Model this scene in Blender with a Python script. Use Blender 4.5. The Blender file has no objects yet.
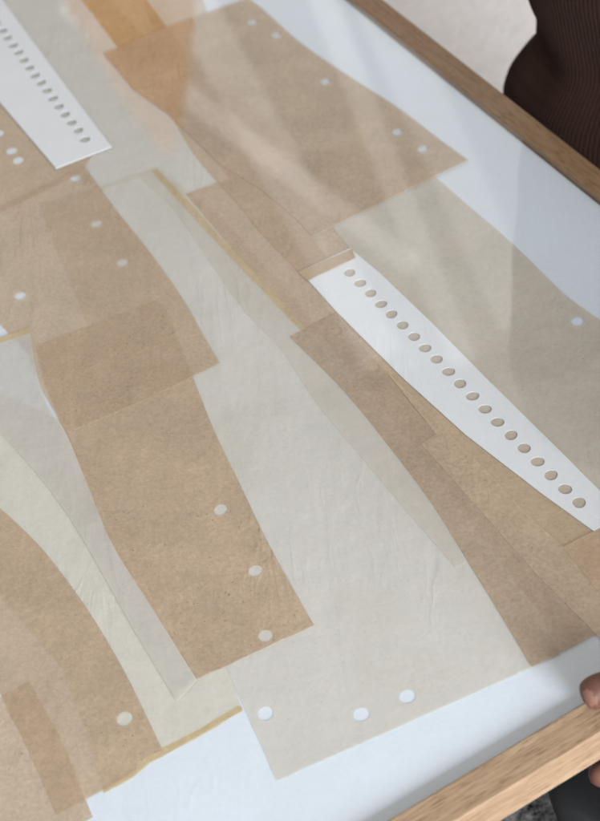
import bpy, bmesh, math, random
from mathutils import Vector, Matrix
random.seed(7)
S = bpy.context.scene
COL = S.collection

# ------------------------------------------------------------------ camera
CAM_H, CAM_E, CAM_F, CAM_R = 0.676, 0.79909, 1623.5, 0.177585     # height over the papers, tilt, focal px (821 high), roll
ce, se, cr, sr = math.cos(CAM_E), math.sin(CAM_E), math.cos(CAM_R), math.sin(CAM_R)
RIGHT0, DOWN0, FWD = Vector((1, 0, 0)), Vector((0, -se, -ce)), Vector((0, ce, -se))
RIGHT = RIGHT0 * cr + DOWN0 * sr
DOWN = -RIGHT0 * sr + DOWN0 * cr
cd = bpy.data.cameras.new('camera')
cam = bpy.data.objects.new('camera', cd)
COL.objects.link(cam)
M = Matrix((RIGHT, -DOWN, -FWD)).transposed().to_4x4()
M.translation = (0, 0, CAM_H)
cam.matrix_world = M
cd.sensor_fit = 'VERTICAL'
cd.sensor_height = 24.0
cd.lens = 24.0 * CAM_F / 821
cd.clip_start, cd.clip_end = 0.02, 60
cd.dof.use_dof = True
cd.dof.focus_distance = 0.89
cd.dof.aperture_fstop = 6.3
S.camera = cam

# ------------------------------------------------------------------ light
W = bpy.data.worlds.new('World')
S.world = W
W.use_nodes = True
W.node_tree.nodes['Background'].inputs['Color'].default_value = (1.0, 0.935, 0.85, 1)
W.node_tree.nodes['Background'].inputs['Strength'].default_value = 0.56
S.view_settings.view_transform = 'Standard'
S.view_settings.look = 'None'
S.view_settings.exposure = 0.09
S.view_settings.gamma = 1.0


def area(name, loc, aim, sx, sy, power, col=(1, 1, 1), roll=0.0):
    l = bpy.data.lights.new(name, 'AREA')
    l.shape = 'RECTANGLE'
    l.size, l.size_y, l.energy, l.color = sx, sy, power, col
    o = bpy.data.objects.new(name, l)
    COL.objects.link(o)
    o.location = loc
    q = (Vector(aim) - Vector(loc)).to_track_quat('-Z', 'Y').to_euler()
    o.rotation_euler = q
    o.rotation_euler.rotate_axis('Z', roll)
    return o


area('window_light', (1.30, -2.40, 1.20), (0.05, 0.6, 0.0), 1.5, 1.2, 252, (0.93, 0.975, 1.0))
# added unseen lights, shaped to put a veil and soft bands into the glass
area('glass_veil_light', (0.74, 2.94, 1.56), (0.22, 0.88, 0), 1.9, 1.0, 1.75, roll=0.20)
area('glass_streak_light', (0.009, 3.078, 1.502), (0.003, 0.953, 0), 0.10, 1.3, 0.34, roll=0.32)
area('glass_streak_light', (0.272, 3.008, 1.537), (0.083, 0.916, 0), 0.06, 1.2, 0.20, roll=0.26)
area('glass_streak_light', (0.40, 3.01, 1.52), (0.12, 0.92, 0), 0.11, 1.1, 0.26, roll=0.34)
area('glass_streak_light', (-0.02, 3.05, 1.55), (-0.01, 0.94, 0), 0.05, 1.0, 0.16, roll=0.75)


# ------------------------------------------------------------------ pixel -> point on a level
def ray(x, y):
    return RIGHT * (x - 300) + DOWN * (y - 410.5) + FWD * CAM_F


def at(x, y, z=0.0):
    d = ray(x, y)
    t = (z - CAM_H) / d.z
    return Vector((0, 0, CAM_H)) + d * t


# ------------------------------------------------------------------ materials
def new_mat(name):
    m = bpy.data.materials.new(name)
    m.use_nodes = True
    nt = m.node_tree
    nt.nodes.clear()
    out = nt.nodes.new('ShaderNodeOutputMaterial')
    return m, nt, out


def N(nt, t, **kw):
    n = nt.nodes.new(t)
    for k, v in kw.items():
        if k.startswith('i_'):
            n.inputs[k[2:].replace('_', ' ')].default_value = v
        else:
            setattr(n, k, v)
    return n


def ramp(nt, src, stops):
    r = nt.nodes.new('ShaderNodeValToRGB')
    el = r.color_ramp.elements
    while len(el) < len(stops):
        el.new(0.5)
    for e, (p, c) in zip(el, stops):
        e.position = p
        e.color = c if len(c) == 4 else (*c, 1)
    nt.links.new(src, r.inputs[0])
    return r.outputs[0]


def coords(nt, scale=(1, 1, 1), rot=(0, 0, 0), kind='Object', rnd=True):
    tc = N(nt, 'ShaderNodeTexCoord')
    mp = N(nt, 'ShaderNodeMapping')
    mp.inputs['Scale'].default_value = scale
    mp.inputs['Rotation'].default_value = rot
    src = tc.outputs[kind]
    if rnd:
        oi = N(nt, 'ShaderNodeObjectInfo')
        ad = N(nt, 'ShaderNodeVectorMath', operation='ADD')
        sc = N(nt, 'ShaderNodeVectorMath', operation='SCALE')
        cmb = N(nt, 'ShaderNodeCombineXYZ')
        for i in range(3):
            nt.links.new(oi.outputs['Random'], cmb.inputs[i])
        nt.links.new(cmb.outputs[0], sc.inputs[0])
        sc.inputs['Scale'].default_value = 3.7
        nt.links.new(src, ad.inputs[0])
        nt.links.new(sc.outputs[0], ad.inputs[1])
        src = ad.outputs[0]
    nt.links.new(src, mp.inputs[0])
    return mp.outputs[0]


def noise(nt, vec, scale, detail=3, rough=0.55, dist=0.0):
    n = N(nt, 'ShaderNodeTexNoise')
    n.inputs['Scale'].default_value = scale
    n.inputs['Detail'].default_value = detail
    n.inputs['Roughness'].default_value = rough
    n.inputs['Distortion'].default_value = dist
    nt.links.new(vec, n.inputs['Vector'])
    return n.outputs['Fac']


def mixc(nt, a, b, fac, mode='MIX'):
    n = N(nt, 'ShaderNodeMix', data_type='RGBA', blend_type=mode)
    for sock, v in ((n.inputs[0], fac), (n.inputs[6], a), (n.inputs[7], b)):
        if isinstance(v, (int, float)):
            sock.default_value = v
        elif isinstance(v, tuple):
            sock.default_value = (*v, 1) if len(v) == 3 else v
        else:
            nt.links.new(v, sock)
    return n.outputs[2]


def math_n(nt, op, a, b=None):
    n = N(nt, 'ShaderNodeMath', operation=op)
    for i, v in enumerate((a, b)):
        if v is None:
            continue
        if isinstance(v, (int, float)):
            n.inputs[i].default_value = v
        else:
            nt.links.new(v, n.inputs[i])
    return n.outputs[0]


def paper_mat(name, base, cover, tint, mottle=0.125, fibre=0.12, specks=0.85, wrinkle=1.0, rough=0.62, spec=0.25):
    """thin paper: pulp mottling, fibres, specks, creases; lets some of the layer below show through"""
    m, nt, out = new_mat(name)
    L = nt.links
    v = coords(nt)
    dark = tuple(c * (1 - 2.2 * mottle) for c in base)
    lite = tuple(min(1, c * (1 + 1.4 * mottle)) for c in base)
    big = noise(nt, v, 26, 4, 0.6, 0.4)
    mid = noise(nt, v, 460, 5, 0.72)
    blend = math_n(nt, 'ADD', math_n(nt, 'MULTIPLY', big, 0.34), math_n(nt, 'MULTIPLY', mid, 0.66))
    c = ramp(nt, blend, [(0.34, dark), (0.66, lite)])
    oi = N(nt, 'ShaderNodeObjectInfo')
    tone = ramp(nt, oi.outputs['Random'], [(0.0, (0.93, 0.93, 0.94)), (0.5, (1.0, 0.995, 0.985)), (1.0, (1.05, 1.04, 1.02))])
    c = mixc(nt, c, tone, 0.8 if cover < 1 else 0.0, 'MULTIPLY')
    age = ramp(nt, noise(nt, v, 7, 4, 0.65, 1.5), [(0.50, (1, 1, 1)), (0.72, (0.90, 0.87, 0.82))])
    c = mixc(nt, c, age, 0.7 if cover < 1 else 0.12, 'MULTIPLY')
    # fibres
    fv = coords(nt, (1500, 240, 240), (0, 0, 0.7))
    fv2 = coords(nt, (260, 1500, 240), (0, 0, 0.35))
    f1 = noise(nt, fv, 1.0, 2, 0.5, 0.6)
    f2 = noise(nt, fv2, 1.0, 2, 0.5, 0.6)
    ff = ramp(nt, math_n(nt, 'MAXIMUM', f1, f2), [(0.62, (0, 0, 0)), (0.78, (1, 1, 1))])
    c = mixc(nt, c, tuple(min(1, b * 1.22) for b in base), math_n(nt, 'MULTIPLY', ff, fibre * 4))
    fd = ramp(nt, math_n(nt, 'MINIMUM', f1, f2), [(0.22, (1, 1, 1)), (0.36, (0, 0, 0))])
    c = mixc(nt, c, tuple(b * 0.70 for b in base), math_n(nt, 'MULTIPLY', fd, fibre * 4))
    # specks
    sp = noise(nt, v, 620, 1, 0.4)
    sf = ramp(nt, sp, [(0.705, (0, 0, 0)), (0.745, (1, 1, 1))])
    sg = ramp(nt, noise(nt, v, 38, 2), [(0.38, (0.1, 0.1, 0.1)), (0.62, (1, 1, 1))])
    c = mixc(nt, c, tuple(b * 0.36 for b in base), math_n(nt, 'MULTIPLY', math_n(nt, 'MULTIPLY', sf, sg), specks))
    # creases and cockling
    wv = coords(nt, (34, 9, 9), (0, 0, -0.35))
    w1 = noise(nt, wv, 1.0, 3, 0.5, 0.8)
    w2 = noise(nt, v, 55, 3, 0.5, 1.0)
    rid = math_n(nt, 'ABSOLUTE', math_n(nt, 'SUBTRACT', noise(nt, coords(nt, (60, 16, 16), (0, 0, -0.5)), 1.0, 2, 0.5, 1.2), 0.5))
    rid = ramp(nt, rid, [(0.0, (1, 1, 1)), (0.11, (0, 0, 0))])
    gate = ramp(nt, noise(nt, coords(nt, (9, 9, 9)), 1.0, 2), [(0.52, (0, 0, 0)), (0.68, (1, 1, 1))])
    h = math_n(nt, 'ADD', math_n(nt, 'MULTIPLY', w1, 1.25), math_n(nt, 'MULTIPLY', w2, 0.35))
    h = math_n(nt, 'ADD', h, math_n(nt, 'MULTIPLY', math_n(nt, 'MULTIPLY', rid, gate), 0.26))
    h = math_n(nt, 'ADD', h, math_n(nt, 'MULTIPLY', mid, 0.035))
    bp = N(nt, 'ShaderNodeBump')
    bp.inputs['Strength'].default_value = 1.0
    bp.inputs['Distance'].default_value = 0.0015 * wrinkle
    L.new(h, bp.inputs['Height'])
    pr = N(nt, 'ShaderNodeBsdfPrincipled')
    L.new(c, pr.inputs['Base Color'])
    L.new(bp.outputs[0], pr.inputs['Normal'])
    pr.inputs['Roughness'].default_value = rough
    pr.inputs['Specular IOR Level'].default_value = spec
    if cover < 1:
        tr = N(nt, 'ShaderNodeBsdfTransparent')
        tr.inputs[0].default_value = (*tint, 1)
        mx = N(nt, 'ShaderNodeMixShader')
        fac = ramp(nt, noise(nt, v, 90, 3), [(0.3, (cover - 0.04,) * 3), (0.7, (cover + 0.04,) * 3)])
        L.new(fac, mx.inputs[0])
        L.new(tr.outputs[0], mx.inputs[1])
        L.new(pr.outputs[0], mx.inputs[2])
        L.new(mx.outputs[0], out.inputs[0])
    else:
        L.new(pr.outputs[0], out.inputs[0])
    return m


KT = (0.92, 0.82, 0.70)
GT = (0.97, 0.96, 0.92)
MAT = {}
MAT['kraft'] = paper_mat('brown_wrapping_paper', (0.68, 0.52, 0.385), 0.54, KT)
MAT['kraft_over'] = paper_mat('light_tan_paper', (0.65, 0.52, 0.395), 0.66, KT)
MAT['kraft_dense'] = paper_mat('dense_brown_paper', (0.575, 0.445, 0.335), 0.68, KT)
MAT['kraft_pale'] = paper_mat('pale_brown_paper', (0.72, 0.57, 0.43), 0.50, KT)
MAT['kraft_reflection_tint'] = paper_mat('reflection_tinted_brown_paper', (0.68, 0.47, 0.27), 0.57, KT)  # orange of the warm reflection is put into this sheet's colour
MAT['kraft_tan'] = paper_mat('tan_brown_paper', (0.66, 0.485, 0.325), 0.56, KT)
MAT['glassine'] = paper_mat('grey_translucent_paper', (0.76, 0.72, 0.675), 0.60, GT, mottle=0.035, fibre=0.03, specks=0.35, wrinkle=0.8, rough=0.5, spec=0.35)
MAT['glassine_green'] = paper_mat('greenish_translucent_paper', (0.79, 0.745, 0.66), 0.60, GT, mottle=0.035, fibre=0.03, specks=0.4, wrinkle=0.9, rough=0.5, spec=0.35)
MAT['glassine_cool'] = paper_mat('cool_grey_translucent_paper', (0.71, 0.685, 0.67), 0.60, GT, mottle=0.03, fibre=0.03, specks=0.3, wrinkle=0.9, rough=0.5, spec=0.35)
MAT['glassine_sliver'] = paper_mat('thin_grey_translucent_paper', (0.82, 0.785, 0.73), 0.40, (0.99, 0.98, 0.97), mottle=0.03, fibre=0.03, specks=0.3, wrinkle=0.9, rough=0.5, spec=0.35)
MAT['beige'] = paper_mat('beige_grey_paper', (0.71, 0.64, 0.555), 0.66, GT, mottle=0.05, fibre=0.04, specks=0.5, wrinkle=0.8, rough=0.55)
MAT['tab'] = paper_mat('tan_paper_tab', (0.54, 0.41, 0.28), 0.9, KT, mottle=0.07)
MAT['tape'] = paper_mat('yellowed_glue_strip', (0.78, 0.64, 0.44), 0.48, (0.95, 0.85, 0.6), mottle=0.10, fibre=0.02, specks=0.2, wrinkle=0.6, rough=0.4, spec=0.4)
MAT['card'] = paper_mat('white_card', (0.765, 0.80, 0.865), 1.0, GT, mottle=0.022, fibre=0.008, specks=0.05, wrinkle=0.25, rough=0.55)
MAT['board'] = paper_mat('blue_white_board', (0.695, 0.765, 0.865), 1.0, GT, mottle=0.022, fibre=0.012, specks=0.03, wrinkle=0.25, rough=0.6)


def glass_mat():
    m, nt, out = new_mat('clear_glass')
    lw = N(nt, 'ShaderNodeLayerWeight')
    lw.inputs['Blend'].default_value = 0.5
    p = math_n(nt, 'POWER', lw.outputs['Facing'], 5.0)
    fac = math_n(nt, 'ADD', math_n(nt, 'MULTIPLY', p, 0.96), 0.043)
    tr = N(nt, 'ShaderNodeBsdfTransparent')
    tr.inputs[0].default_value = (0.99, 0.993, 0.992, 1)
    gl = N(nt, 'ShaderNodeBsdfGlossy')
    gl.inputs['Roughness'].default_value = 0.03
    mx = N(nt, 'ShaderNodeMixShader')
    nt.links.new(fac, mx.inputs[0])
    nt.links.new(tr.outputs[0], mx.inputs[1])
    nt.links.new(gl.outputs[0], mx.inputs[2])
    nt.links.new(mx.outputs[0], out.inputs[0])
    return m


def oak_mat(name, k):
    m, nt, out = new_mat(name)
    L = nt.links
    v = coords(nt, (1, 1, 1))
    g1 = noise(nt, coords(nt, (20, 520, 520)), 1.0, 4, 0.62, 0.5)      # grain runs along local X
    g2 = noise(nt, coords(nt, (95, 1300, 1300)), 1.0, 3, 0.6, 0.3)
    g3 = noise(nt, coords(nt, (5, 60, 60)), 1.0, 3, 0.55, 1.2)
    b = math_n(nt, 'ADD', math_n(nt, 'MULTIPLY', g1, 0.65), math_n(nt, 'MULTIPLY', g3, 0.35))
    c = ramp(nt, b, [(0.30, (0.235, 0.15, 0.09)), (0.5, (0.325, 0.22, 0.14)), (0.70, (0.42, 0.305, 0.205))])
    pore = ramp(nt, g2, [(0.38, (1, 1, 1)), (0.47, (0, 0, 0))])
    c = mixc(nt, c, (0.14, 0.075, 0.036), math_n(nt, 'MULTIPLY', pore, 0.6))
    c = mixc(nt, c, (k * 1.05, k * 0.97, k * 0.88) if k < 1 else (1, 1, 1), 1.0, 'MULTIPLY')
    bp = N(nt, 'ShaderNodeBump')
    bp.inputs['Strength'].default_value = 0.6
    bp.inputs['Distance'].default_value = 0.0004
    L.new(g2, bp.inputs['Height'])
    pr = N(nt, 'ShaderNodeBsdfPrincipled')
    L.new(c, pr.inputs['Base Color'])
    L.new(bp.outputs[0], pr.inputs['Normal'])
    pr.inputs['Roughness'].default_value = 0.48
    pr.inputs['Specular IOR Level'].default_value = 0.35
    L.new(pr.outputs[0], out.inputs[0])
    return m


def carpet_mat(name, c0, c1, scale, contrast, bump):
    m, nt, out = new_mat(name)
    v = coords(nt)
    a = noise(nt, v, scale, 3, 0.7)
    b = noise(nt, v, scale * 0.16, 3, 0.6)
    f = math_n(nt, 'ADD', math_n(nt, 'MULTIPLY', a, 0.7), math_n(nt, 'MULTIPLY', b, 0.3))
    c = ramp(nt, f, [(0.5 - contrast, c0), (0.5 + contrast, c1)])
    bp = N(nt, 'ShaderNodeBump')
    bp.inputs['Strength'].default_value = 1.0
    bp.inputs['Distance'].default_value = bump
    nt.links.new(a, bp.inputs['Height'])
    pr = N(nt, 'ShaderNodeBsdfPrincipled')
    nt.links.new(c, pr.inputs['Base Color'])
    nt.links.new(bp.outputs[0], pr.inputs['Normal'])
    pr.inputs['Roughness'].default_value = 0.95
    pr.inputs['Specular IOR Level'].default_value = 0.1
    nt.links.new(pr.outputs[0], out.inputs[0])
    return m


def skin_mat(name='skin', c0=(0.085, 0.036, 0.026), c1=(0.165, 0.072, 0.050), rough=0.5):
    m, nt, out = new_mat(name)
    v = coords(nt)
    a = noise(nt, v, 120, 4, 0.6)
    c = ramp(nt, a, [(0.3, c0), (0.7, c1)])
    fine = noise(nt, v, 1400, 3, 0.6)
    bp = N(nt, 'ShaderNodeBump')
    bp.inputs['Strength'].default_value = 0.5
    bp.inputs['Distance'].default_value = 0.0003
    nt.links.new(fine, bp.inputs['Height'])
    pr = N(nt, 'ShaderNodeBsdfPrincipled')
    nt.links.new(c, pr.inputs['Base Color'])
    nt.links.new(bp.outputs[0], pr.inputs['Normal'])
    pr.inputs['Roughness'].default_value = rough
    pr.inputs['Subsurface Weight'].default_value = 0.15
    pr.inputs['Subsurface Radius'].default_value = (0.006, 0.003, 0.0015)
    nt.links.new(pr.outputs[0], out.inputs[0])
    return m


def cloth_mat(name, c0, c1, scale, bump):
    m, nt, out = new_mat(name)
    v = coords(nt)
    a = noise(nt, v, scale, 3, 0.7)
    c = ramp(nt, a, [(0.3, c0), (0.7, c1)])
    bp = N(nt, 'ShaderNodeBump')
    bp.inputs['Strength'].default_value = 0.8
    bp.inputs['Distance'].default_value = bump
    nt.links.new(a, bp.inputs['Height'])
    pr = N(nt, 'ShaderNodeBsdfPrincipled')
    nt.links.new(c, pr.inputs['Base Color'])
    nt.links.new(bp.outputs[0], pr.inputs['Normal'])
    pr.inputs['Roughness'].default_value = 0.9
    pr.inputs['Specular IOR Level'].default_value = 0.15
    pr.inputs['Sheen Weight'].default_value = 0.05
    nt.links.new(pr.outputs[0], out.inputs[0])
    return m


MAT['glass'] = glass_mat()
MAT['oak'] = oak_mat('oak_wood', 1.0)
MAT['oak_shaded'] = oak_mat('shaded_oak_wood', 0.66)  # same oak, with shade and dark reflection on the far rail put into its colour
MAT['carpet'] = carpet_mat('pale_grey_carpet', (0.74, 0.715, 0.725), (0.90, 0.88, 0.89), 170, 0.2, 0.006)
MAT['rug'] = carpet_mat('black_and_grey_flecked_rug', (0.006, 0.006, 0.007), (0.42, 0.42, 0.43), 130, 0.11, 0.006)
MAT['skin'] = skin_mat()
MAT['nail'] = skin_mat('fingernail', (0.19, 0.095, 0.072), (0.23, 0.12, 0.09), 0.3)
MAT['knit'] = cloth_mat('brown_knit_wool', (0.019, 0.0082, 0.0054), (0.033, 0.0150, 0.0103), 700, 0.0006)
MAT['trouser'] = cloth_mat('charcoal_cloth', (0.005, 0.005, 0.006), (0.010, 0.010, 0.012), 900, 0.0003)


# ------------------------------------------------------------------ object helpers
def link_mesh(name, bm, mat, parent=None, loc=(0, 0, 0), smooth=False):
    loc = Vector(loc)
    for v in bm.verts:
        v.co -= loc
    me = bpy.data.meshes.new(name)
    bm.to_mesh(me)
    bm.free()
    me.materials.append(mat)
    if smooth:
        for p in me.polygons:
            p.use_smooth = True
    o = bpy.data.objects.new(name, me)
    COL.objects.link(o)
    if parent is not None:
        o.parent = parent
        o.location = loc - parent.location
    else:
        o.location = loc
    return o


def tag(o, label=None, cat=None, group=None, kind=None):
    if label: o['label'] = label
    if cat: o['category'] = cat
    if group: o['group'] = group
    if kind: o['kind'] = kind
    return o


def empty(name, loc):
    o = bpy.data.objects.new(name, None)
    COL.objects.link(o)
    o.location = loc
    o.empty_display_size = 0.05
    return o


def outline(pts, n=8):
    """corner points are (x, y), points on a smooth curve are (x, y, 1)"""
    k = len(pts)
    out = []
    for i in range(k):
        p0, p1, p2, p3 = pts[i - 1], pts[i], pts[(i + 1) % k], pts[(i + 2) % k]
        if len(p1) == 2 and len(p2) == 2:
            out.append((p1[0], p1[1]))
            continue
        a = p0 if len(p1) == 3 else (2 * p1[0] - p2[0], 2 * p1[1] - p2[1])
        d = p3 if len(p2) == 3 else (2 * p2[0] - p1[0], 2 * p2[1] - p1[1])
        for j in range(n):
            t = j / n
            f = lambda q: 0.5 * (2 * p1[q] + (p2[q] - a[q]) * t + (2 * a[q] - 5 * p1[q] + 4 * p2[q] - d[q]) * t * t
                                 + (3 * p1[q] - a[q] - 3 * p2[q] + d[q]) * t ** 3)
            out.append((f(0), f(1)))
    return out


def jitter(poly, amp):
    """cut by hand: break long edges and let them wander a fraction of a millimetre"""
    res = []
    k = len(poly)
    for i in range(k):
        a, b = Vector(poly[i]), Vector(poly[(i + 1) % k])
        L = (b - a).length
        m = max(1, int(L / 0.006))
        nrm = Vector((-(b - a).y, (b - a).x)) / max(L, 1e-9)
        for j in range(m):
            p = a.lerp(b, j / m)
            if j:
                p += nrm * random.gauss(0, amp)
            res.append(p)
    return res


def sheet_bm(px, z, th, holes=(), hole_r=0.0039, amp=0.00012, wob=0.03):
    bm = bmesh.new()
    top = z + th
    loops = []
    poly = [at(x, y, top).to_2d() for x, y in outline(px)]
    loops.append(jitter(poly, amp))
    for h in holes:
        c = at(h[0], h[1], top).to_2d()
        r = h[2] if len(h) > 2 else hole_r
        ph = random.random() * 6
        s2 = random.random() * 6
        loops.append([c + Vector((math.cos(a), math.sin(a))) * r * (1 + wob * math.sin(2 * a + s2))
                      for a in [ph + 2 * math.pi * i / 28 for i in range(28)]])
    edges = []
    for lp in loops:
        vs = [bm.verts.new((p.x, p.y, top)) for p in lp]
        for i in range(len(vs)):
            edges.append(bm.edges.new((vs[i], vs[(i + 1) % len(vs)])))
    bmesh.ops.triangle_fill(bm, use_beauty=True, use_dissolve=False, edges=edges, normal=(0, 0, 1))
    for f in bm.faces:
        if f.normal.z < 0:
            f.normal_flip()
    # cut edge of the sheet
    for e in edges:
        a, b = e.verts
        lo = [bm.verts.new((v.co.x, v.co.y, z)) for v in (b, a)]
        bm.faces.new((a, b, lo[0], lo[1]))
    bmesh.ops.remove_doubles(bm, verts=bm.verts, dist=1e-6)
    bmesh.ops.recalc_face_normals(bm, faces=bm.faces)
    up = sum(f.normal.z * f.calc_area() for f in bm.faces)
    if up < 0:
        bmesh.ops.reverse_faces(bm, faces=bm.faces)
    return bm


STEP = 0.00018


def sheet(name, label, cat, px, level, mat, holes=(), th=0.00016, group=None, **kw):
    z = 0.0002 + level * STEP
    bm = sheet_bm(px, z, th, holes, **kw)
    c = Vector((0, 0, 0))
    for v in bm.verts:
        c += v.co
    c /= len(bm.verts)
    c.z = z
    o = link_mesh(name, bm, MAT[mat], None, c)
    tag(o, label, cat, group)
    o['z_top'] = z + th
    return o


def strip_part(parent, name, px, mat='tape', th=0.00006, label=None):
    z = parent['z_top'] + 0.00002
    o = link_mesh(name, sheet_bm(px, z, th, amp=0.0002), MAT[mat], parent, Vector((parent.location.x, parent.location.y, z)))
    if label:
        o['label'] = label
    return o


# ------------------------------------------------------------------ floor
def plane(name, pts, z, mat, kind=None):
    bm = bmesh.new()
    bm.faces.new([bm.verts.new((x, y, z)) for x, y in pts])
    bmesh.ops.recalc_face_normals(bm, faces=bm.faces)
    if bm.faces[:][0].normal.z < 0:
        bmesh.ops.reverse_faces(bm, faces=bm.faces)
    return link_mesh(name, bm, mat)


FLOOR_Z = -0.34
fl = tag(plane('floor', [(-8, -8), (8, -8), (8, 8), (-8, 8)], FLOOR_Z, MAT['carpet']), kind='structure')

# ------------------------------------------------------------------ picture frame
TH = 0.40139
NA = Vector((math.cos(TH), math.sin(TH), 0))       # outward across the far right rail
NB = Vector((math.sin(TH), -math.cos(TH), 0))      # outward across the near rail
A_IN, B_IN, RW, RTOP, RDEEP = 0.5037, -0.3503, 0.0178, 0.0056, 0.0245
A_LO, B_LO = A_IN - 0.66, B_IN - 0.92              # inner lines of the two rails out of view


def fr(a, b, z=0.0):
    return NA * a + NB * b + Vector((0, 0, z))


frame = empty('picture_frame', fr((A_IN + A_LO) / 2, (B_IN + B_LO) / 2, RTOP - RDEEP))
tag(frame, 'oak picture frame with glass and pale blue board, held at its near rail', 'picture frame')


def rail(p_in0, p_in1, p_out0, p_out1, mat='oak', label=None):
    bm = bmesh.new()
    z0, z1 = RTOP - RDEEP, RTOP
    q = [p_in0, p_in1, p_out1, p_out0]
    lo = [bm.verts.new((p.x, p.y, z0)) for p in q]
    hi = [bm.verts.new((p.x, p.y, z1)) for p in q]
    bm.faces.new(hi)
    bm.faces.new(lo[::-1])
    for i in range(4):
        j = (i + 1) % 4
        bm.faces.new((lo[i], lo[j], hi[j], hi[i]))
    bmesh.ops.recalc_face_normals(bm, faces=bm.faces)
    es = [e for e in bm.edges if abs(e.verts[0].co.z - e.verts[1].co.z) < 1e-6 and e.calc_length() > 0.1]
    bmesh.ops.bevel(bm, geom=es, offset=0.0009, segments=3, profile=0.5, affect='EDGES')
    mid = (p_in0 + p_in1) / 2
    d = (p_in1 - p_in0).normalized()
    R = Matrix((d, Vector((-d.y, d.x, 0)), Vector((0, 0, 1)))).transposed()
    Ri = R.inverted()
    for v in bm.verts:
        v.co = Ri @ (v.co - mid)
    me = bpy.data.meshes.new('rail')
    bm.to_mesh(me)
    bm.free()
    me.materials.append(MAT[mat])
    o = bpy.data.objects.new('rail', me)
    if label:
        o['label'] = label
    COL.objects.link(o)
    o.parent = frame
    o.location = mid - frame.location
    o.rotation_euler = R.to_euler()
    return o


a0, a1, b0, b1 = A_LO, A_IN, B_LO, B_IN
G = 0.00015
rail(fr(a1, b1), fr(a1, b0), fr(a1 + RW, b1 + RW), fr(a1 + RW, b0 - RW), 'oak_shaded', 'oak rail with shade put into its colour')
rail(fr(a0, b1 + G), fr(a1, b1 + G), fr(a0 - RW, b1 + RW + G), fr(a1 + RW, b1 + RW + G))
rail(fr(a0, b0), fr(a0, b1), fr(a0 - RW, b0 - RW), fr(a0 - RW, b1 + RW))
rail(fr(a1, b0 - G), fr(a0, b0 - G), fr(a1 + RW, b0 - RW - G), fr(a0 - RW, b0 - RW - G))


def slab(name, a0, a1, b0, b1, z0, z1, mat):
    bm = bmesh.new()
    q = [fr(a0, b0), fr(a1, b0), fr(a1, b1), fr(a0, b1)]
    lo = [bm.verts.new((p.x, p.y, z0)) for p in q]
    hi = [bm.verts.new((p.x, p.y, z1)) for p in q]
    bm.faces.new(hi)
    bm.faces.new(lo[::-1])
    for i in range(4):
        j = (i + 1) % 4
        bm.faces.new((lo[i], lo[j], hi[j], hi[i]))
    bmesh.ops.recalc_face_normals(bm, faces=bm.faces)
    return link_mesh(name, bm, mat, frame, fr((a0 + a1) / 2, (b0 + b1) / 2, z0))


e_ = 0.0004
slab('backing_board', a0 + e_, a1 - e_, b0 + e_, b1 - e_, -0.004, 0.0, MAT['board'])
slab('glass_pane', a0 + e_, a1 - e_, b0 + e_, b1 - e_, 0.0036, 0.0049, MAT['glass'])

# ------------------------------------------------------------------ papers, bottom layer first
BROWN = 'brown paper cuttings in the frame'
GREY = 'grey translucent paper cuttings in the frame'
WHITE = 'white punched card strips in the frame'

sheet('paper_sheet', 'beige grey sheet with a flaring right edge, behind the right punched strip', 'paper sheet',
      [(300, 150), (405, 150), (437, 178), (470, 207, 1), (502, 234, 1), (532, 262, 1), (566, 295, 1), (602, 321, 1), (680, 372), (700, 640), (584, 522), (460, 400), (345, 288), (333, 262)],
      3.2, 'beige', [(578, 321.5)], group=GREY)
sheet('paper_sheet', 'long grey translucent sheet running from the top edge to the upper left punched strip', 'paper sheet',
      [(0, -40), (60, -40), (100, -8), (146, 40, 1), (175, 100, 1), (212, 150), (222, 188), (186, 196), (158, 171), (100, 190), (60, 170), (0, 60)],
      0, 'glassine', group=GREY)
sheet('paper_sheet', 'small pale sheet at the top edge, between the reflection-tinted brown sheet and white board', 'paper sheet',
      [(140, -14), (196, -14), (204, 2), (208, 16), (168, 40), (150, 20)], 0.5, 'beige', group=GREY)
G8 = sheet('paper_sheet', 'greenish grey curved sheet at lower left with a yellowed bottom edge', 'paper sheet',
      [(-30, 380), (60, 420), (150, 560), (205, 630), (226, 664), (243, 710), (162, 757), (150, 762), (134, 776), (104, 793), (84, 724), (62, 668), (-30, 560)],
      0, 'glassine_green', group=GREY)
strip_part(G8, 'glue_strip', [(242, 707), (243, 711), (204, 734), (162, 757), (150, 763), (134, 777), (104, 793), (103, 785), (128, 771), (139, 760), (160, 749), (200, 729), (238, 706)], label='yellowed ragged bottom edge')
sheet('paper_sheet', 'light brown sheet in the lower left corner, showing below the torn brown edge', 'paper sheet',
      [(-40, 715), (2, 697), (30, 682), (62, 741), (93, 817), (60, 836), (-40, 880)], 0, 'kraft_pale', group=BROWN)
sheet('paper_sheet', 'brown sheet with two white holes, left of the upper punched strip', 'paper sheet',
      [(-40, 40), (30, 110), (95, 150), (82, 172), (62, 182), (0, 212), (-40, 228)], 1, 'kraft',
      [(12, 151), (18.5, 160.5), (-1, 133.5)], group=BROWN)
sheet('paper_sheet', 'long grey sheet down the middle with three white holes along its bottom', 'paper sheet',
      [(40, 205), (100, 187), (128, 177, 1), (158, 167), (230, 225), (330, 340), (420, 450), (560, 655), (531, 668), (277, 781), (227, 669), (206, 672), (118, 540), (76, 440), (87, 323), (50, 233)],
      1, 'glassine', [(266, 714), (362, 715), (408, 697)], hole_r=0.0040, group=GREY)
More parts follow.
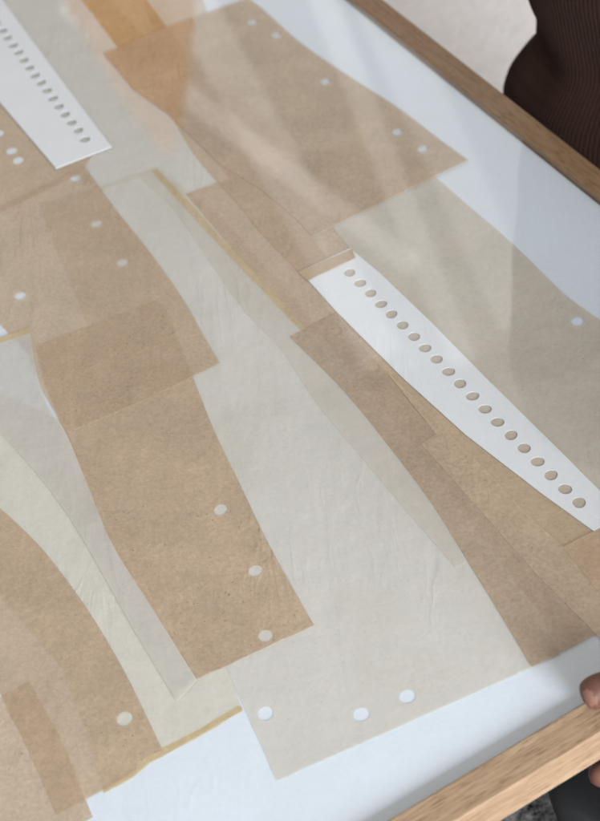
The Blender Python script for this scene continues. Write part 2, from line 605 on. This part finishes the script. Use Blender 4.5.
K14 = sheet('paper_sheet', 'brown sheet with curved right edge and one hole, at the lower left', 'paper sheet',
      [(-40, 470), (0, 508, 1), (22, 528, 1), (50, 558, 1), (88, 610, 1), (125, 672, 1), (160, 744), (163, 751), (152, 754), (146, 758), (138, 763), (136, 770), (127, 776), (104, 790), (57, 815), (28, 748), (2, 697), (-40, 620)],
      2, 'kraft', [(125, 719, 0.0042)], group=BROWN)
sheet('paper_sheet', 'brown sheet coloured orange with the warm reflection running off the top edge, above the largest brown sheet', 'paper sheet',
      [(70, -20), (136, -20), (147, 0), (180, 45), (215, 120, 1), (240, 190), (205, 150, 1), (160, 98, 1), (120, 50), (82, 0)], 1, 'kraft_reflection_tint', group=BROWN)
sheet('paper_sheet', 'tan sheet emerging from under the lower edge of the right punched strip', 'paper sheet',
      [(312, 326), (338, 308), (400, 345), (600, 500), (680, 580), (680, 600), (598, 634), (560, 640), (470, 520), (395, 420)],
      2, 'kraft_tan', group=BROWN)
sheet('paper_sheet', 'tapering plain brown sheet in the centre, right of the yellowed seam', 'paper sheet',
      [(186, 194), (216, 183), (270, 170), (330, 262), (346, 308), (338, 316), (304, 334), (250, 270)],
      3, 'kraft', group=BROWN)
K7 = sheet('paper_sheet', 'plain brown sheet in the lower middle with three holes down its right side', 'paper sheet',
      [(36, 346), (90, 326), (155, 300), (164, 306), (180, 345, 1), (193, 377, 1), (215, 432, 1), (241, 486, 1), (271, 548, 1), (314, 625), (197, 679), (150, 606, 1), (112, 545, 1), (88, 488, 1), (67, 434, 1), (46, 385, 1)],
      2, 'kraft', [(221, 510), (256, 571), (266, 636)], th=0.0003, group=BROWN)
sheet('paper_sheet', 'wide brown sheet on the left with several holes and curved edge', 'paper sheet',
      [(-40, 227), (0, 208), (63, 177), (84, 165), (100, 187, 1), (115, 208, 1), (143, 243, 1), (167, 275, 1), (187, 305, 1), (202, 332, 1), (220, 363), (140, 402), (67, 433), (54, 410, 1), (42, 388, 1), (27, 352, 1), (9, 333, 1), (-10, 311, 1), (-40, 262)],
      3.9, 'kraft_pale', [(97, 224), (123, 263), (21, 296), (76, 178), (170, 331, 0.0034)], th=0.0003, group=BROWN)
G7 = sheet('paper_sheet', 'cool grey tapering sheet at the left edge with a yellowed top edge', 'paper sheet',
      [(-30, 349), (30, 327), (33, 352, 1), (41, 388, 1), (52, 412, 1), (67, 435, 1), (89, 488, 1), (113, 545, 1), (151, 606, 1), (197, 680), (177, 702), (130, 623), (80, 534, 1), (43, 481, 1), (0, 432, 1), (-30, 405)],
      5.6, 'glassine_cool', th=0.00012, group=GREY)
strip_part(G7, 'glue_strip', [(-30, 349), (30, 327), (30.5, 333), (18, 337), (0, 343), (-30, 355)], label='yellowed top edge')
G6 = sheet('paper_sheet', 'narrow tapering grey sheet with a yellowed right edge, in the centre', 'paper sheet',
      [(141, 178), (157, 169), (190, 202), (230, 247), (306, 329), (400, 440), (467, 562), (456, 568), (400, 503, 1), (360, 455, 1), (320, 407, 1), (280, 348, 1), (243, 309, 1), (205, 254, 1), (172, 207, 1)],
      4.2, 'glassine_sliver', th=0.00014, group=GREY)
strip_part(G6, 'glue_strip', [(153, 172), (157, 169), (190, 202), (230, 247), (306, 329), (300, 329), (224, 250), (184, 207)], label='yellowed right edge')
sheet('paper_sheet', 'long brown sheet with two faint holes, tapering from the centre to bottom right', 'paper sheet',
      [(290, 337), (338, 312), (356, 337, 1), (380, 366, 1), (407, 400, 1), (436, 434), (500, 512), (596, 634), (532, 667), (497, 608, 1), (463, 553, 1), (433, 505, 1), (396, 455, 1), (345, 392, 1)],
      5.3, 'kraft_dense', [(336, 331), (373, 368)], group=BROWN)
sheet('paper_sheet', 'pale brown overlapping strip below the right punched strip', 'paper sheet',
      [(421, 444), (436, 434), (412, 404), (386, 371), (417, 400), (456, 440), (484, 468), (530, 517), (563, 547), (620, 600), (650, 690), (598, 636), (538, 576), (480, 510)],
      6.3, 'kraft_over', group=BROWN)
sheet('paper_sheet', 'dark brown corner of a sheet at the right edge, below the punched strip end', 'paper sheet',
      [(563, 547), (602, 527), (680, 500), (690, 690), (640, 640), (600, 594)], 7.3, 'kraft', group=BROWN)

# the two punched strips: thick white card
HOLES_R = [(349.5, 272.5), (360, 283), (370.5, 293), (381, 304), (391.5, 314), (402.5, 325), (414, 336.5), (425, 348), (436.5, 359), (448.5, 371.5),
           (460, 383.5), (472.5, 396), (485, 409), (497.5, 422), (511, 435), (524, 448), (537.5, 461.5), (551, 475), (565, 489), (579, 502.5)]
HOLES_L = [(x / 3, y / 3) for x, y in [(-28, 50), (-10, 71), (8, 92), (23, 113), (40, 136), (56, 157), (72, 180), (89, 203), (106, 226), (124, 248), (141, 271),
                                       (159, 295), (177, 319), (196, 343), (215, 367), (235, 391), (255, 418)]]
sheet('punched_strip', 'long white card strip with a row of punched holes, running to the right edge', 'card strip',
      [(300, 271), (350, 248), (382, 275), (430, 321), (490, 382), (545, 436), (600, 491), (623, 514), (594, 531), (540, 492), (465, 434), (400, 375), (337, 312)],
      4.6, 'card', HOLES_R, th=0.00055, hole_r=0.0037, amp=0.00004, wob=0.05, group=WHITE)
sheet('punched_strip', 'white card strip with punched holes at the upper left corner', 'card strip',
      [(-50, -62), (-20, -30), (7, 6), (60, 78), (111.5, 146.5), (56, 168), (0, 102), (-50, 40)],
      5.2, 'card', HOLES_L, th=0.0009, hole_r=0.0037, amp=0.00004, wob=0.05, group=WHITE)
tab = sheet('paper_tab', 'tan paper tab folded across the top end of the long white strip', 'paper tab',
      [(298, 272), (352, 249), (355.5, 257.5), (308, 280.5)], 9.6, 'tab', th=0.00014)
sheet('paper_sheet', 'narrow brown sliver with a dark left edge, tucked below the largest brown sheet', 'paper sheet',
      [(120, 60), (170, 112), (192, 150, 1), (215, 179, 1), (240, 206, 1), (262, 234, 1), (299, 272), (352, 250), (334, 228), (330, 180), (200, 60)],
      4.2, 'kraft_pale', th=0.0003, group=BROWN)
sheet('paper_sheet', 'largest brown sheet near the top with five white holes along its right edge', 'paper sheet',
      [(104, 53.5), (165, 28), (248, -2), (262, 8), (300, 42, 1), (346, 74, 1), (400, 109, 1), (438, 138, 1), (468, 160), (312, 236), (298, 221), (262, 190), (220, 164), (186, 131), (168, 113), (135, 90)],
      6.1, 'kraft_dense', [(253, 22), (277, 35), (326, 81.5), (398, 132), (423.5, 149)], th=0.0005, group=BROWN)


# ------------------------------------------------------------------ flecked rug under the near corner
def rug():
    bm = bmesh.new()
    z0, z1 = FLOOR_Z + 0.001, FLOOR_Z + 0.016
    q = [(-1.3, -1.2), (1.2, -1.2), (1.2, 0.80), (-1.3, 0.80)]
    lo = [bm.verts.new((x, y, z0)) for x, y in q]
    hi = [bm.verts.new((x, y, z1)) for x, y in q]
    bm.faces.new(hi)
    for i in range(4):
        j = (i + 1) % 4
        bm.faces.new((lo[i], lo[j], hi[j], hi[i]))
    bmesh.ops.recalc_face_normals(bm, faces=bm.faces)
    bmesh.ops.bevel(bm, geom=[e for e in bm.edges if all(v.co.z > z0 + 0.01 for v in e.verts)], offset=0.006, segments=3, affect='EDGES')
    o = link_mesh('rug', bm, MAT['rug'], None, (0, -0.2, z0))
    tag(o, 'black and grey flecked rug below the near oak rail', 'rug')


rug()

# ------------------------------------------------------------------ the person holding the frame
person = empty('person', fr(0.70, -0.70, FLOOR_Z))
tag(person, 'person in a brown ribbed knit sweater close behind the far oak rail', 'person')
holder = empty('person', Vector((0.52, -0.05, FLOOR_Z)))
tag(holder, 'person gripping the near oak rail with thumb on top, dark trousers underneath', 'person')


def skin_mesh(chains, levels=2):
    """chains: lists of (point, radius); the first chain's first point is the root"""
    verts, edges, rad = [], [], []
    for ch in chains:
        prev = None
        for p, r in ch:
            p = Vector(p)
            hit = None
            for i, v in enumerate(verts):
                if (v - p).length < 1e-5:
                    hit = i
            if hit is None:
                verts.append(p)
                rad.append(r)
                hit = len(verts) - 1
            if prev is not None:
                edges.append((prev, hit))
            prev = hit
    me = bpy.data.meshes.new('skeleton')
    me.from_pydata(verts, edges, [])
    o = bpy.data.objects.new('skeleton', me)
    COL.objects.link(o)
    md = o.modifiers.new('skin', 'SKIN')
    for i, v in enumerate(me.skin_vertices[0].data):
        v.radius = (rad[i], rad[i])
        v.use_root = (i == 0)
    md.use_smooth_shade = True
    sb = o.modifiers.new('sub', 'SUBSURF')
    sb.levels = sb.render_levels = levels
    dg = bpy.context.evaluated_depsgraph_get()
    dg.update()
    out = bpy.data.meshes.new_from_object(o.evaluated_get(dg))
    bpy.data.objects.remove(o)
    return out


def to_object(name, me, mat, parent, loc):
    loc = Vector(loc)
    me.name = name
    me.materials.clear()
    me.materials.append(mat)
    for v in me.vertices:
        v.co -= loc
    for p in me.polygons:
        p.use_smooth = True
    o = bpy.data.objects.new(name, me)
    COL.objects.link(o)
    o.parent = parent
    o.location = loc - parent.location
    return o


TC = at(500, 88, -0.01) + Vector((0.135, 0, 0))       # axis of the torso
chest = Vector((TC.x, TC.y, 0.30))
pelvis = Vector((TC.x, TC.y, -0.20))
knee = at(603, 695, -0.10)
wrist = at(790, 745, 0.02)
palm = at(715, 725, 0.0)
hip2 = Vector((0.56, -0.02, -0.20))
chest2 = Vector((0.54, -0.02, 0.30))
shoulder = Vector((0.42, 0.06, 0.33))
elbow = Vector((0.40, 0.22, 0.11))
knit_body = [[(pelvis, 0.085), (Vector((TC.x, TC.y, 0.05)), 0.075), (chest, 0.085), (chest + Vector((0, 0, 0.10)), 0.05)],
             [(pelvis, 0.085), (pelvis + Vector((0.16, -0.26, 0.0)), 0.07), (pelvis + Vector((0.02, -0.08, -0.06)), 0.05)]]
body_chains = [
    [(hip2, 0.085), (Vector((0.55, -0.02, 0.05)), 0.08), (chest2, 0.085), (shoulder, 0.048), ((shoulder + elbow) / 2, 0.042), (elbow, 0.036),
     ((elbow + wrist) / 2, 0.034), (wrist, 0.024), (palm, 0.026)],
    [(hip2, 0.085), ((hip2 + knee) / 2, 0.062), (knee, 0.048)],
    [(chest2, 0.085), (chest2 + Vector((0, 0, 0.14)), 0.05)],
]
fingers = [
    [(palm, 0.018), (at(668, 688, 0.014), 0.0125), (at(626, 683, 0.0165), 0.0098), (at(594, 692, 0.0155), 0.0096), (at(580, 699, 0.0142), 0.0072)],       # thumb over the rail
    [(palm, 0.018), (at(690, 765, -0.020), 0.0105), (at(645, 775, -0.034), 0.0088), (at(606, 774, -0.034), 0.0084), (at(586, 772, -0.032), 0.0066)],
    [(palm, 0.018), (at(690, 752, -0.026), 0.0105), (at(640, 750, -0.038), 0.0088), (at(600, 728, -0.033), 0.0080), (at(588, 722, -0.030), 0.0062)],
    [(palm, 0.018), (at(700, 740, -0.028), 0.0100), (at(650, 725, -0.040), 0.0084), (at(618, 700, -0.033), 0.0076), (at(606, 692, -0.030), 0.0060)],
    [(palm, 0.018), (at(712, 726, -0.026), 0.0090), (at(672, 700, -0.038), 0.0074), (at(645, 680, -0.032), 0.0066), (at(636, 674, -0.030), 0.0052)],
]
bm = bmesh.new()
bm.from_mesh(skin_mesh(body_chains))
for f in fingers:
    bm.from_mesh(skin_mesh([f]))
me = bpy.data.meshes.new('body')
bm.to_mesh(me)
bm.free()
tmp = bpy.data.objects.new('tmp', me)
COL.objects.link(tmp)
rm = tmp.modifiers.new('remesh', 'REMESH')
rm.mode = 'VOXEL'
rm.voxel_size = 0.0022
sm_ = tmp.modifiers.new('smooth', 'SMOOTH')
sm_.factor, sm_.iterations = 0.5, 3
dg = bpy.context.evaluated_depsgraph_get()
dg.update()
body_me = bpy.data.meshes.new_from_object(tmp.evaluated_get(dg))
bpy.data.objects.remove(tmp)
hand_body = to_object('body', body_me, MAT['skin'], holder, hip2)
hand_body.data.materials.append(MAT['nail'])
nc = at(583, 702, 0.019) - hip2
nd = (at(592, 714, 0.024) - at(586, 698, 0.014)).normalized()
for p in hand_body.data.polygons:
    q = p.center - nc
    if q.length < 0.0062 and p.normal.dot(nd) > 0.45:
        p.material_index = 1
to_object('body', skin_mesh(knit_body), MAT['skin'], person, pelvis)


# knit sweater: one ribbed tube round the torso, gathered above its hem
prof = [(-0.16, -0.035), (-0.12, -0.022), (-0.08, -0.012), (-0.05, -0.006), (-0.035, -0.004), (-0.022, -0.0055), (-0.013, -0.009), (-0.005, -0.015), (0.002, -0.0215),
        (0.009, -0.0275), (0.016, -0.0305), (0.026, -0.0300), (0.040, -0.0265), (0.058, -0.0215), (0.08, -0.017), (0.12, -0.012), (0.20, -0.006), (0.30, 0.0), (0.36, -0.01), (0.41, -0.06)]


def interp(z):
    for (z0, r0), (z1, r1) in zip(prof, prof[1:]):
        if z <= z1:
            t = (z - z0) / (z1 - z0)
            t = t * t * (3 - 2 * t) * 0.5 + t * 0.5
            return r0 + (r1 - r0) * t
    return prof[-1][1]


bm = bmesh.new()
RIBS, SEG = 210, 6
zs = []
z = prof[0][0]
while z < prof[-1][0]:
    zs.append(z)
    z += 0.003 if -0.06 < z < 0.14 else 0.012
rows = []
for z in zs:
    dr = interp(z)
    row = []
    for k in range(RIBS * SEG):
        a = 2 * math.pi * k / (RIBS * SEG)
        rib = 0.0004 * math.cos(a * RIBS + 0.6 * math.sin(z * 40)) + 0.0012 * math.sin(a * 5 + z * 60) * (1 if z < 0.05 else 0.6)
        fold = 0.0025 * math.sin(a * 9 + z * 35) * max(0, 1 - abs(z - 0.02) / 0.06)
        row.append(bm.verts.new((TC.x + (0.135 + dr + rib + fold) * math.cos(a), TC.y + (0.105 + dr + rib + fold) * math.sin(a), z)))
    rows.append(row)
n = RIBS * SEG
for i in range(len(rows) - 1):
    for k in range(n):
        bm.faces.new((rows[i][k], rows[i][(k + 1) % n], rows[i + 1][(k + 1) % n], rows[i + 1][k]))
bm.faces.new(rows[0][::-1])
sweater = link_mesh('sweater', bm, MAT['knit'], person, TC, smooth=True)

top = skin_mesh([[(Vector((0.55, -0.02, -0.12)), 0.105), (Vector((0.55, -0.02, 0.08)), 0.10), (chest2, 0.105), (shoulder, 0.062), ((shoulder + elbow) / 2, 0.055), (elbow, 0.050),
                  ((elbow + wrist) / 2, 0.046), (elbow.lerp(wrist, 0.80), 0.040), (elbow.lerp(wrist, 0.9), 0.031)]], 3)
to_object('sweater', top, MAT['trouser'], holder, chest2)
leg = skin_mesh([[(hip2, 0.10), (hip2.lerp(knee, 0.5), 0.080), (knee, 0.070), (knee + Vector((0.05, -0.10, -0.15)), 0.05), (knee + Vector((0.12, -0.2, -0.19)), 0.045)]], 3)
to_object('trousers', leg, MAT['trouser'], holder, hip2)


# ------------------------------------------------------------------ added unseen glowing cone, shaped for the warm wedge in the glass
def glow_material():
    m, nt, out = new_mat('warm_glow_cone')
    em = N(nt, 'ShaderNodeEmission')
    em.inputs['Color'].default_value = (1.0, 0.42, 0.11, 1)
    em.inputs['Strength'].default_value = 1.15
    nt.links.new(em.outputs[0], out.inputs[0])
    return m


def lathe(profile, c, seg=48):
    bm = bmesh.new()
    rows = [[bm.verts.new((c.x + r * math.cos(2 * math.pi * k / seg), c.y + r * math.sin(2 * math.pi * k / seg), c.z + z)) for k in range(seg)] for r, z in profile]
    for a, b in zip(rows, rows[1:]):
        for k in range(seg):
            bm.faces.new((a[k], a[(k + 1) % seg], b[(k + 1) % seg], b[k]))
    bmesh.ops.recalc_face_normals(bm, faces=bm.faces)
    return bm


LC = Vector((-0.19, 3.02, 1.535))
added_glow = empty('wedge_glow_rig', LC)
tag(added_glow, 'added orange glowing cone, unseen, mirrored as a warm wedge in the glass', 'added_glow')
link_mesh('wedge_glow_cone', lathe([(0.016, 0.0), (0.085, -0.21), (0.150, -0.47), (0.147, -0.47), (0.082, -0.21), (0.012, -0.004)], LC), glow_material(), added_glow, LC, smooth=True)
link_mesh('added_cord', lathe([(0.003, -0.01), (0.003, 1.1)], LC, 10), MAT['trouser'], added_glow, LC, smooth=True)
